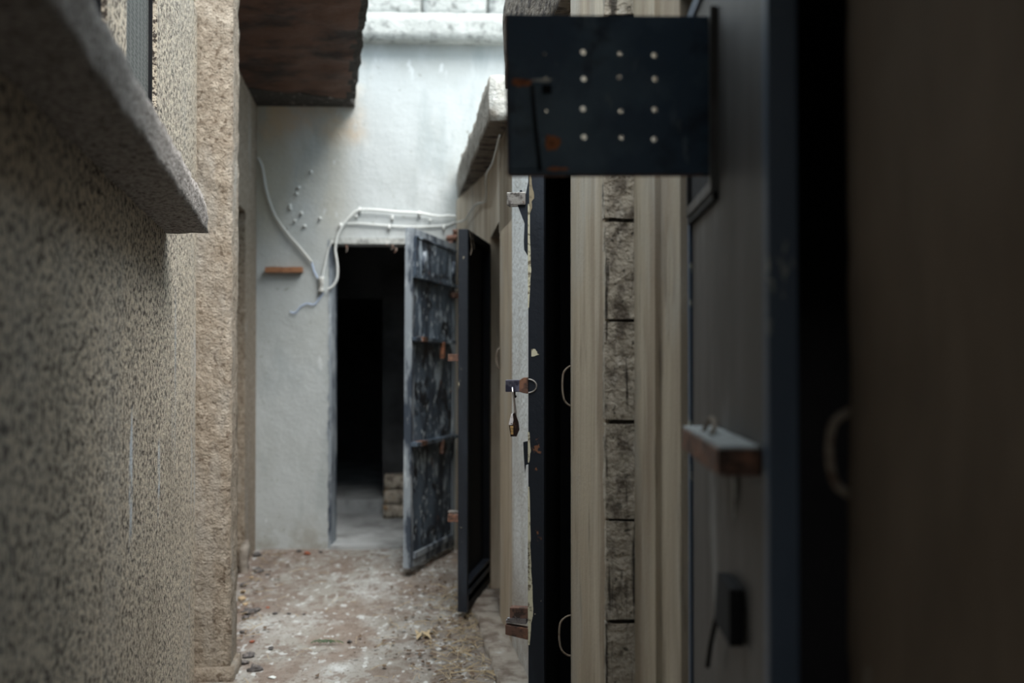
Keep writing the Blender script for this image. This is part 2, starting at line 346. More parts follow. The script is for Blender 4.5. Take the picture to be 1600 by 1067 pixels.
# lintel with broken lower lip
bmr = nb()
fwbox(bm, XL, XR, ZT, 3.45)
bmr.free()
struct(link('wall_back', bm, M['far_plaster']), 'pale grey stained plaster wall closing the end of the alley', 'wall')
bm = nb(); z70 = hit(680, 70, FA, FB).z; z28 = hit(680, 28, FA, FB).z
rough(bm, [(-1.9, fwy(-1.9) - .10), (.6, fwy(.6) - .10), (.6, fwy(.6) + .22), (-1.9, fwy(-1.9) + .22)], z70, z28, .05, .007, 7)
struct(link('trim_2', bm, M['far_wall_top'], smooth=True), 'pale concrete beam running along the top of the end wall', 'beam')
bm = nb(); jx = [-2.05, -1.5, hit(660, 10, FA, FB).x, hit(762, 10, FA, FB).x, .30, .75]
for k in range(5):
    rough(bm, [(jx[k] + .012, fwy(jx[k]) - .03), (jx[k + 1] - .012, fwy(jx[k + 1]) - .03), (jx[k + 1] - .012, fwy(jx[k + 1]) + .15), (jx[k] + .012, fwy(jx[k]) + .15)], z28 - .003, z28 + .24, .05, .006, 8)
fwbox(bm, -2.0, .7, z28 - .01, z28 + .22, -.02, .1)
struct(link('wall_back', bm, M['far_wall_top'], smooth=True), 'row of whitish blocks on top of the end wall beam', 'wall')
# navy painted border round the doorway (reveal and lip)
bm = nb()
for k in range(46):
    z0 = k * (ZT + .02) / 46; z1 = (k + 1) * (ZT + .02) / 46
    w = .016 + .016 * noise.noise(Vector((0, 0, z0 * 6))) + random.uniform(-.004, .006)
    fwbox(bm, XL - max(.006, w), XL + .004, z0, z1 + .001, .004, .2)
link_ = link('trim_3', bm, M['paint_pale']); struct(link_, 'ragged navy paint edge down the left side of the far doorway', 'door frame')
bm = nb()
fwbox(bm, XL - .01, XR, ZT - .004, ZT + .035, .005, .1)
struct(link('trim_4', bm, M['far_wall_top']), 'smeared plaster strip above the far doorway', 'door frame')
bm = nb(); fwbox(bm, XL, XR, -.03, .02, .03, .3)
struct(link('trim_5', bm, M['cell_floor']), 'worn cement threshold of the far doorway', 'threshold')
# bits hanging from the lintel
for k, (px, py, ln) in enumerate(((541, 383, .05), (604, 380, .02), (613, 383, .03), (618, 388, .03))):
    p = hit(px, py, FA, FB, .0); bm = nb()
    tube(bm, [p, p + Vector((.006, 0, -ln * .5)), p + Vector((-.004 * k, 0, -ln))], [.004, .006, .003], 6, 2)
    tag(link('plaster_flake', bm, M['brick'], base=p, smooth=True), ['long plaster scrap hanging at the left under the far lintel', 'left scrap of the three flakes under the right of the far lintel', 'middle scrap of the three flakes under the right of the far lintel', 'right scrap of the flakes under the far lintel, beside the blue door'][k], 'plaster', 'flakes under the far lintel')

# room behind the far doorway
bm = nb(); y0 = 6.9
box(bm, -3.1, -2.9, y0, 11.3, -.03, 2.6); box(bm, .3, .5, y0, 11.3, -.03, 2.6); box(bm, -3.1, .5, 11.1, 11.3, -.03, 2.6)
box(bm, -3.1, -1.9, 6.72, 6.92, -.03, 3.0)
pxl = (520 - 800) / FPX * 8.3; pxr = (598 - 800) / FPX * 8.3
box(bm, -2.9, pxl, 8.3, 8.45, -.03, 2.6); box(bm, pxr, .3, 8.3, 8.45, -.03, 2.6); box(bm, pxl, pxr, 8.3, 8.45, 1.78, 2.6)
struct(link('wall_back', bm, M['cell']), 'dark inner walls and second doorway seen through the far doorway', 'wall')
bm = nb(); box(bm, -3.1, .5, 6.93, 11.3, 2.5, 2.65)
struct(link('ceiling', bm, M['cell']), 'ceiling of the dark room behind the end wall', 'ceiling')
bm = nb(); box(bm, -2.9, .3, 6.9, 8.12, -.03, .016); box(bm, -2.9, .3, 8.12, 11.1, -.03, .125)
struct(link('floor', bm, M['cell_floor']), 'grey cement floor and step inside the far doorway', 'floor')
for k in range(3):
    x0 = (601 - 800) / FPX * 8.0; bm = nb()
    rough(bm, [(x0 + random.uniform(0, .02), 7.85), (x0 + .3, 7.83), (x0 + .3, 8.02), (x0 + random.uniform(0, .01), 8.03)], .02 + k * .112, .02 + k * .112 + .106, .03, .006, 12)
    tag(link('concrete_block', bm, M['block'], base=(x0 + .15, 7.9, .02 + k * .112), smooth=True),
        ['bottom block of the low stack inside the far doorway', 'middle block of the low stack inside the far doorway', 'topmost block of the low stack inside the far doorway'][k], 'block', 'stacked blocks inside the doorway')

# ------------------------------------------------------------------ right wall
ZR = 2.354
def rseg(bm, f, y0, y1, z0, z1, off=0.0, th=.16):
    prism(bm, [(f(y0) - off, y0), (f(y1) - off, y1), (f(y1) + th, y1), (f(y0) + th, y0)], z0, z1)
ax = lambda y: -.115 + (5.57 - y) * .222
bm = nb(); rseg(bm, ax, 5.60, 6.77, -.03, ZR); 
prism(bm, [(ax(5.6), 5.6), (bx(4.86), 4.86), (bx(4.86) + .16, 4.86), (ax(5.6) + .16, 5.6)], 1.96, ZR)
rseg(bm, bx, 4.40, 4.85, -.03, ZR, 0)
rseg(bm, bx, 4.40, 4.88, 1.9, ZR, 0)
struct(link('wall_right', bm, M['beige']), 'beige plaster wall under the far roof slab around the second open door', 'wall')
bm = nb(); rseg(bm, bx, 3.60, 4.40, -.03, ZR)
struct(link('wall_right', bm, M['pale_strip']), 'pale grey plastered wall strip behind the hanging padlock', 'wall')
# jambs of section C with the exposed blocks on the step
bm = nb(); rseg(bm, cx, 2.33, 2.75, -.03, 2.6, 0, .25); rseg(bm, bx, 2.75, 3.6, 1.98, 2.6, 0, .16)
struct(link('wall_right', bm, M['beige']), 'beige streaked plaster jamb left of the bare block strip', 'wall')
bm = nb(); zs = [hit(975, y, (.2, 2.30), (.3, 2.30)).z for y in (1130, 970, 812, 657, 499, 341, 183, 22, -138)]
zs = [-.03] + [zs[0] - .233 * k for k in (2, 1)][0:2] + zs
zs = sorted(set([round(z, 4) for z in zs if z > -.04]))
for k in range(len(zs) - 1):
    gp = .005 + .003 * (k % 2)
    sh = random.uniform(-.004, .004)
    rough(bm, [(.214 + sh, 2.302 + random.uniform(0, .006)), (.31, 2.302), (.31, 2.40), (.214 + sh, 2.40)], zs[k] + .002, zs[k + 1] - gp, .02, .0028, 25)
struct(link('wall_right', bm, M['block']), 'strip of bare grey concrete blocks with dark mortar gaps between two beige plaster bands', 'wall')
bm = nb(); box(bm, .226, .31, 2.312, 2.38, -.03, 2.6)
struct(link('wall_right', bm, M['slab_edge']), 'dark recessed mortar behind the bare blocks', 'wall')
bm = nb(); rseg(bm, dx, 1.99, 2.30, -.03, 2.6, 0, .20)
rseg(bm, lambda y: dx(y) - .012, 2.13, 2.305, -.03, 2.6, 0, .1)
rseg(bm, dx, 1.10, 2.0, 2.02, 2.6, 0, .16)
struct(link('wall_right', bm, M['beige']), 'beige plaster band between the bare blocks and the near door', 'wall')
bm = nb(); rough(bm, [(ex(-2.0), -2.0), (ex(-2.0) + .2, -2.0), (ex(1.15) + .2, 1.15), (ex(1.15), 1.15)], -.03, 2.5, .04, .006, 5)
struct(link('wall_right', bm, M['dimmed_beige_plaster'], smooth=True), 'beige plaster wall coloured darker for shade at the right edge nearest the camera', 'wall')
# curb along the right wall
bm = nb(); rough(bm, [(bx(3.7) - .115, 3.7), (bx(3.7) + .02, 3.7), (bx(5.45) + .02, 5.45), (bx(5.45) - .115, 5.45)], -.05, .035, .03, .014, 6)
struct(link('trim_6', bm, M['kerb'], smooth=True), 'low crumbling cement kerb at the foot of the right wall', 'kerb')
# cells behind the doors
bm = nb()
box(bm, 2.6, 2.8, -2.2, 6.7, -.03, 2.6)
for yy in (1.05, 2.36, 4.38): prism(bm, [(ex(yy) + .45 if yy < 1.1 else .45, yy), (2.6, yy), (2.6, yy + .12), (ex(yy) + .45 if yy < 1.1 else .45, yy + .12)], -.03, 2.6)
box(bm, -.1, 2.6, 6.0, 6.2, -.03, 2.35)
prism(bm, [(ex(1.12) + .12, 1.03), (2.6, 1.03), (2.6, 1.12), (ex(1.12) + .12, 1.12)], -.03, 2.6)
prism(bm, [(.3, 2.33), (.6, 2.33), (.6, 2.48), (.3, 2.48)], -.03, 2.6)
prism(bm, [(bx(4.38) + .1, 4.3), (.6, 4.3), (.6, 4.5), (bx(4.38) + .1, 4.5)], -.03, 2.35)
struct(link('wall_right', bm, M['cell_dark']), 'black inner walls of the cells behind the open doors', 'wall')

# ------------------------------------------------------------------ roof slabs
bm = nb()
n1 = at(765, 190, 4.46); f1 = hit(715, 311, FA, FB)
rough(bm, [(n1.x, 4.46), (2.8, 4.46), (2.8, 6.9), (f1.x, 6.76)], ZR, ZR + .205, .04, .012, 7)
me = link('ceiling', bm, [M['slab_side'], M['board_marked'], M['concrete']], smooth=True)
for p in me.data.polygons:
    p.material_index = 1 if p.normal.z < -.6 else (2 if (p.normal.y < -.6 or p.normal.z > .6) else 0)  # paler concrete on end and top puts the light into the colour
struct(me, 'concrete roof slab over the far right wall with its lit end coloured paler', 'roof slab')
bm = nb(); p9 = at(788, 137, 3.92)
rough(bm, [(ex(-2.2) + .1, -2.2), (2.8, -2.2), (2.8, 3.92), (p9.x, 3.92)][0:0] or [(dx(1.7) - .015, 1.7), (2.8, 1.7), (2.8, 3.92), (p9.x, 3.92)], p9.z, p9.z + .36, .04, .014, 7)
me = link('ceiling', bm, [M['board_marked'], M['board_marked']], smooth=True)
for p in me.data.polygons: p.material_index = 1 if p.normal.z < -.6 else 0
struct(me, 'rough dark roof edge above the open flap', 'roof slab')
bm = nb(); box(bm, .3, 2.8, 3.6, 4.5, 2.354, 2.5)
struct(link('ceiling', bm, M['concrete']), 'roof strip joining the two right hand slabs', 'roof slab')
# unseen cover added over the near end to darken it, as lens falloff would
bm = nb(); box(bm, -1.6, 2.8, -1.0, 1.5, 2.5, 2.64)
struct(link('ceiling', bm, M['slab_side']), 'unseen concrete cover added to shade the near end of the alley', 'ceiling')
bm = nb(); box(bm, -1.2, 2.8, -2.4, -2.2, -.03, 2.8); box(bm, -.95, -.7, -2.3, .02, -.03, 2.8); box(bm, -.9, -.40, 0, .1, -.03, 2.8)  # unseen enclosure added to keep sky light out behind the camera
struct(link('wall_front', bm, M['slab_side']), 'unseen walls added behind the camera to shut out sky light', 'wall')
# brown overhang at left
s = lambda px, py, Y: at(px, py, Y)
zb = 2.985
e0 = ((555 - 800) / FPX * 6.5, 6.5); e1 = ((574 - 800) / FPX * 4.7, 4.7)
sl = (e1[0] - e0[0]) / (e1[1] - e0[1])
edge = lambda y: e0[0] + sl * (y - e0[1])
bm = nb()
rough(bm, [(-2.1, 4.35), (edge(4.35), 4.35), (edge(6.52), 6.52), (-2.1, 6.05)], zb, zb + .16, .04, .016, 5)
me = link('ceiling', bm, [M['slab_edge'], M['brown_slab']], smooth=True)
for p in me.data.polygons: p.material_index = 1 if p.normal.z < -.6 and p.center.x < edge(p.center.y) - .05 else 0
struct(me, 'dark brown overhanging slab above the left side with a crumbling edge', 'roof slab')
bm = nb(); prism(bm, [(-2.1, 6.06), (edge(6.5) - .04, 6.52), (edge(6.5) - .04, 6.75), (-2.1, 6.67)], zb - .004, zb + .12)  # dark fill stands for the shadow in the gap behind the overhang
struct(link('trim_7', bm, M['slab_edge']), 'dark filler for the shadowed recess where the brown overhang meets the end wall', 'beam')

# ------------------------------------------------------------------ cell doors
def door(n, label, H, F, z0, h, t, out, mats, tilt=0.0, rim=.045):
    """leaf from hinge H to free edge F; out=+1 if the outer sheet is on local +y"""
    d = Vector((F[0] - H[0], F[1] - H[1])); w = d.length
    r = empty('door_%d' % n, (H[0], H[1], z0), (0, tilt, math.atan2(d.y, d.x))); struct(r, label, 'door')
    # body occupies local y -t..0 ; outer face is y=0 (out=1) or y=-t (out=-1)
    sheet, frame, edge_ = mats
    bm = nb()
    y0, y1 = (-.012, -.006) if out > 0 else (-t + .006, -t + .012)
    box(bm, .02, w - .02, y0, y1, .02, h - .02); link('steel_sheet', bm, sheet, r)
    bm = nb()
    box(bm, 0, rim, -t, 0, 0, h); box(bm, rim, w - rim, -t, 0, 0, rim); box(bm, rim, w - rim, -t, 0, h - rim, h)
    link('frame', bm, frame, r, bevel=.002)
    bm = nb(); box(bm, w - rim, w, -t, 0, 0, h)
    link('free_edge_bar', bm, edge_, r, bevel=.002)
    return r, w
# door 1: far doorway
H1 = (-.385, 6.66); F1 = (at(641, 600, 5.86).x, 5.86)
d1, w1 = door(1, 'scraped dark blue steel door swung open from the far doorway', H1, F1, .035, 2.01, .045, 1,
              (M['paint_scraped'], M['paint_pale'], M['paint_pale']), tilt=math.radians(-.9), rim=.05)
def dz(py): return HC - (py - 555) / FPX * 5.9 - .035
bm = nb(); za, zb_ = dz(432), dz(374)
box(bm, .04, w1 - .02, -.004, .016, za, zb_); box(bm, .03, w1 - .01, -.002, .028, za - .02, za); box(bm, .03, w1 - .03, -.002, .022, zb_, zb_ + .012)
ht = link('hatch_flap', bm, M['paint_scraped'], d1, bevel=.002)
for k, xx in enumerate((.12, .68)):
    bm = nb(); tube(bm, [(xx, .024, za + .05), (xx, .024, za + .15)], .010, 8, 0); tube(bm, [(xx, .02, za + .03), (xx + .05, .035, za + .06), (xx + .03, .03, za + .12)], .007, 6, 3)
    link('hinge', bm, M['paint_pale'], ht, smooth=True)
for py, lab in ((533, 'upper'), (697, 'lower')):
    bm = nb(); zz = dz(py); box(bm, .02 if py > 600 else .10, w1, -.003, .040, zz - .012, zz + .012)
    br = link('cross_bar', bm, M['paint_scraped'], d1, bevel=.002)
    bm = nb(); box(bm, w1 - .16, w1 - .07, .0, .048, zz - .014, zz + .015); link('bolt_guide', bm, M['rust'], br, bevel=.002)
    bm = nb(); box(bm, .34, .375, .02, .045, zz - (.11 if py < 600 else .09), zz - .005); hs = link('hasp', bm, M['orange_rust'] if py < 600 else M['rust'], br, bevel=.003)
    hs['label'] = 'orange rusted hasp'
bm = nb(); box(bm, .05, w1 - .05, -.002, .012, .05, .085); link('bottom_rail', bm, M['paint_pale'], d1, bevel=.002)
bm = nb(); box(bm, .02, .12, -.01, .03, dz(455), dz(445)); link('latch', bm, M['rust'], d1)

# door 2
H2 = (-.120, 5.56); F2 = (at(730, 600, 4.90).x, 4.90)
d2, w2 = door(2, 'black steel door standing ajar on the right, just in front of the scraped blue door', H2, F2, .035, 1.885, .047, -1,
              (M['paint_inner'], M['paint_inner'], M['paint']), tilt=math.radians(-.35), rim=.04)
bm = nb(); box(bm, .04, w2 - .04, -.04, .004, .075, .10); box(bm, .04, w2 - .04, -.04, .004, .125, .14)
link('bottom_rail', bm, M['paint'], d2, bevel=.002)
def d2z(py): return HC - (py - 555) / FPX * 4.9 - .035
for k, py in enumerate((560, 812)):
    zz = d2z(py); bm = nb()
    box(bm, w2 - .07, w2 - .02, -.047 - .055, -.043, zz - .018, zz + .018)
    box(bm, w2 - .02, w2 - .012, -.047 - .055, -.047, zz - .018, zz + .018)
    br = link('hasp_bracket', bm, M['rust'], d2, bevel=.002); br['label'] = 'rusty hasp bracket'
    if k == 1:
        bm = nb(); box(bm, w2 - .09, w2 - .045, -.047 - .06, -.045, zz + .024, zz + .03); link('bolt', bm, M['zinc'], br)
# iron things sticking out near the top of door 2: thin wires
bm = nb(); tube(bm, [(w2 - .03, -.02, 1.885), (w2 - .10, -.0, 1.88), (w2 - .16, .004, 1.80)], .0018, 5, 4); tube(bm, [(w2 - .05, -.0, 1.885), (w2 - .08, .004, 1.80), (w2 - .04, .006, 1.76)], .0016, 5, 4)
link('loose_wire', bm, M['loop'], d2)

# door 3
H3 = (.207, 3.50); F3 = (at(850, 600, 2.80).x, 2.80)
d3, w3 = door(3, 'black steel door with chipped edge that carries the padlock', H3, F3, .03, 1.93, .045, -1,
              (M['paint_inner'], M['paint_inner'], M['paint']), rim=.04)
def d3z(py, Y=2.78): return HC - (py - 555) / FPX * Y - .03
# long peeling paint flakes on the outer corner of the free edge
for k, (pa, pb, wd) in enumerate(((262, 332, .020), (316, 480, .010), (676, 724, .010), (762, 905, .011), (850, 1010, .017), (545, 557, .026))):
    za, zb_ = d3z(pb), d3z(pa); bm = nb(); n = 14; pts = []
    off = -.045 if k != 5 else -.035
    for i in range(n + 1):
        pts.append((w3 + .0006, off + wd * (.55 + .6 * abs(noise.noise(Vector((k * 3, i * .9, 0))))) * math.sin(math.pi * (i + .6) / (n + 1.2)) ** .4, za + (zb_ - za) * i / n))
    pts += [(w3 + .0006, off - .0006 + (.004 if k == 0 else 0), za + (zb_ - za) * i / n) for i in range(n, -1, -1)]
    extrude_poly(bm, pts, (.0008, 0, 0))
    fl = link('paint_patch', bm, mat('old_cream_paint_%d' % k, (.62, .60, .46) if k else (.34, .29, .20), [((.18, .15, .10), 60, S1, .52, .62)], rough=.8), d3)
    fl['label'] = 'old cream paint showing through'
# top hasp loop (px 790-822, y 297-318)
zt = d3z(307); bm = nb()
c_ = [(-.045, .0), (-.110, .0)]
for (a0, a1, b0, b1) in ((-.052, -.112, .016, .019), (-.052, -.112, -.021, -.018)):
    pass
box(bm, w3 - .040, w3 + .004, -.106, -.102, zt - .018, zt + .018)          # far cheek
box(bm, w3 - .002, w3 + .004, -.106, -.052, zt - .018, zt + .018)
box(bm, w3 - .040, w3 - .034, -.106, -.052, zt - .018, zt + .018)
hl = link('hasp_loop', bm, M['zinc'], d3, bevel=.0025); hl['label'] = 'dull steel hasp loop'
bm = nb(); extrude_poly(bm, [(w3 - .01, -.045, zt + .05), (w3 - .01, -.045, zt - .165), (w3 - .01, -.057, zt - .145), (w3 - .01, -.058, zt - .12), (w3 - .01, -.056, zt - .07), (w3 - .01, -.075, zt - .02), (w3 - .01, -.075, zt - .008), (w3 - .01, -.055, zt + .0)], (.006, 0, 0))
tube(bm, [(w3 - .015, -.068, zt - .03), (w3 - .015, -.068, zt + .026)], .0035, 8, 0)
link('hasp_plate', bm, M['paint'], d3)
# bolt housing with padlock (px 797-835, y 593-612)
zp = d3z(603.5); bm = nb()
box(bm, w3 - .03, w3 + .002, -.110, -.068, zp - .017, zp + .017)
bh = link('bolt_housing', bm, mat('polished_dark_steel', (.10, .10, .16), [((.35, .35, .45), 40, S1, .5, .7)], rough=.3, metal=.8), d3, bevel=.002)
bm = nb(); extrude_poly(bm, [(w3 - .02, -.070, zp + .016), (w3 - .02, -.058, zp + .024), (w3 - .02, -.045, zp + .024), (w3 - .02, -.045, zp - .022), (w3 - .02, -.058, zp - .020), (w3 - .02, -.070, zp - .016)], (.024, 0, 0))
rb = link('bracket', bm, M['rust'], d3, bevel=.002); rb['label'] = 'rusted bolt bracket'
bm = nb()
tube(bm, [(w3 + .001, -.045 + .030 * math.sin(a) * .8, zp + .019 * math.cos(a)) for a in [math.pi * i / 10 for i in range(11)]], .0022, 6, 2)
link('weld_bead', bm, M['zinc'], d3, smooth=True)
bm = nb(); tube(bm, [(w3 - .02, -.088, zp - .014), (w3 - .02, -.088, zp - .028), (w3 - .022, -.083, zp - .032)], .004, 8, 0)
link('pin', bm, M['lock_dark'], d3)
# bracket 690-740
zz = d3z(690); bm = nb()
extrude_poly(bm, [(w3 - .01, -.045, zz), (w3 - .01, -.060, zz - .004), (w3 - .01, -.058, zz - .045), (w3 - .01, -.055, zz - .09), (w3 - .01, -.052, zz - .068), (w3 - .01, -.045, zz - .066)], (.006, 0, 0))
link('hasp_plate', bm, M['paint'], d3)
# lower bolt housing (px 790-822, y 950-1000)
zz = d3z(965); bm = nb(); box(bm, w3 - .03, w3, -.098, -.045, zz - .008, zz + .022); link('bolt_housing', bm, M['rust'], d3, bevel=.003)
bm = nb(); box(bm, w3 - .03, w3 + .004, -.108, -.050, zz - .022, zz - .012); box(bm, w3 - .005, w3 + .006, -.104, -.050, zz - .012, zz - .006); link('bolt', bm, M['steel'], d3, bevel=.001)
bm = nb(); extrude_poly(bm, [(w3 - .02, -.110, zz - .026), (w3 - .02, -.045, zz - .034), (w3 - .02, -.045, zz - .066), (w3 - .02, -.110, zz - .054)], (.024, 0, 0)); link('keeper', bm, M['rust'], d3, bevel=.002)

# padlock hanging from door 3's bolt housing
def padlock():
    top = at(801, 612, 2.76); base = at(802, 680, 2.76)
    r = empty('padlock', (base.x, base.y, base.z)); tag(r, 'worn steel and brass padlock hanging from the bolt of the black steel door', 'padlock')
    h = at(802, 645, 2.76).z - base.z
    tiltm = Matrix.Rotation(math.radians(4), 4, 'Y')
    # casing: tapered hexagonal outline, seen on its narrow side
    bm = nb()
    prof = [(-.004, 0), (.008, 0), (.0155, h * .28), (.013, h * .62), (.004, h), (-.004, h * .92), (-.009, h * .62), (-.010, h * .42), (-.006, .0)]
    extrude_poly(bm, [(x, -.024, z) for x, z in prof], (0, .046, 0))
    bmesh.ops.rotate(bm, verts=bm.verts[:], cent=(0, 0, 0), matrix=Matrix.Rotation(math.radians(0), 3, 'Z'))
    link('casing', bm, M['lock_dark'], r, bevel=.0015)
    bm = nb(); extrude_poly(bm, [(-.0095, -.026, h * .48), (-.0125, -.026, h * .50), (-.0055, -.026, h * .93), (-.002, -.026, h * .97), (.0005, -.026, h * .72), (-.002, -.026, h * .50)], (0, .05, 0))
    c = link('face_plate', bm, M['steel_face'], r, bevel=.001); c['label'] = 'bright worn steel face'
    bm = nb(); extrude_poly(bm, [(-.0065, -.0265, h * .54), (-.0035, -.0265, h * .53), (-.0028, -.0265, h * .565), (-.006, -.0265, h * .57)], (0, .002, 0)); link('keyhole', bm, M['lock_dark'], c)
    for k in range(3):
        bm = nb(); z = h * (.06 + .135 * k); box(bm, -.0085 + .0008 * (2 - k), .0, -.0262, .0, z, z + h * .115)
        c = link('brass_plate', bm, M['brass'], r, bevel=.001); c['label'] = 'brass lamination'
    # shackle
    bm = nb(); x0 = .004; H = top.z - base.z
    tube(bm, [(.006, -.010, h * .80), (.006, -.010, h * 1.05), (.002, -.012, H * .82), (-.001, -.016, H * .97), (-.002, -.004, H * 1.09), (-.001, .010, H * .95), (.002, .012, H * .82), (.004, .012, h * .9)], .0030, 10, 5)
    link('shackle', bm, M['steel'], r, smooth=True)
padlock()

# door 4 (nearest) and its flap
H4 = (.381, 1.955); F4 = (.345, 1.20)
d4, w4 = door(4, 'dull grey and navy steel door at the right that carries the punched flap', H4, F4, .03, 1.94, .036, -1,
              (M['door_grey'], M['door_navy'], M['door_navy']), rim=.03)
def d4z(z): return z - .03
# hatch opening in door 4: its darkness is a black panel, with a frame round it, beside the hinge side
bm = nb(); box(bm, .045, .325, -.0335, -.028, d4z(1.585), d4z(1.85)); link('hatch_dark_panel', bm, M['cell_dark'], d4)
bm = nb()
box(bm, .03, .345, -.042, -.028, d4z(1.567), d4z(1.585)); box(bm, .03, .345, -.042, -.028, d4z(1.85), d4z(1.868)); box(bm, .325, .345, -.042, -.028, d4z(1.585), d4z(1.85)); box(bm, .03, .045, -.042, -.028, d4z(1.585), d4z(1.85))
hf = link('hatch_frame', bm, M['door_grey'], d4)
bm = nb(); box(bm, .03, .345, -.039, -.030, d4z(1.552), d4z(1.566)); link('hatch_dark_line', bm, M['paint_inner'], hf)  # thin black strip just below the hatch frame
# bolt channel
bm = nb(); zc = d4z(1.147); box(bm, .33, .70, -.088, -.034, zc, zc + .034)
bc = link('bolt_channel', bm, M['rust'], d4, bevel=.003)
bm = nb(); box(bm, .33, .70, -.086, -.034, zc + .0345, zc + .038); link('lit_top_strip', bm, M['worn_paint_lit_top'], bc)  # pale strip puts the light on the channel's top into its colour
bm = nb(); tube(bm, [(.45, -.07, zc + .038), (.46, -.06, zc + .058), (.50, -.06, zc + .05), (.53, -.07, zc + .040)], .004, 6, 3); link('bent_wire', bm, M['loop'], bc)
# lower dark slot plate
bm = nb(); extrude_poly(bm, [(.46, -.052, d4z(.975)), (.57, -.052, d4z(.975)), (.57, -.052, d4z(.895)), (.43, -.052, d4z(.895))], (0, .02, 0)); lk = link('lock_box', bm, M['cell_dark'], d4, bevel=.002)
bm = nb(); tube(bm, [(.44, -.05, d4z(.90)), (.38, -.05, d4z(.84)), (.35, -.05, d4z(.80))], .004, 6, 2); link('chain_rod', bm, M['cell_dark'], lk)
# pale drip mark on the sheet
bm = nb(); extrude_poly(bm, [(.50, -.0365, d4z(1.145)), (.53, -.0365, d4z(1.145)), (.525, -.0365, d4z(1.10)), (.515, -.0365, d4z(1.06)), (.505, -.0365, d4z(1.10))], (0, .002, 0)); link('paint_drip', bm, M['worn_paint_lit_top'], d4)

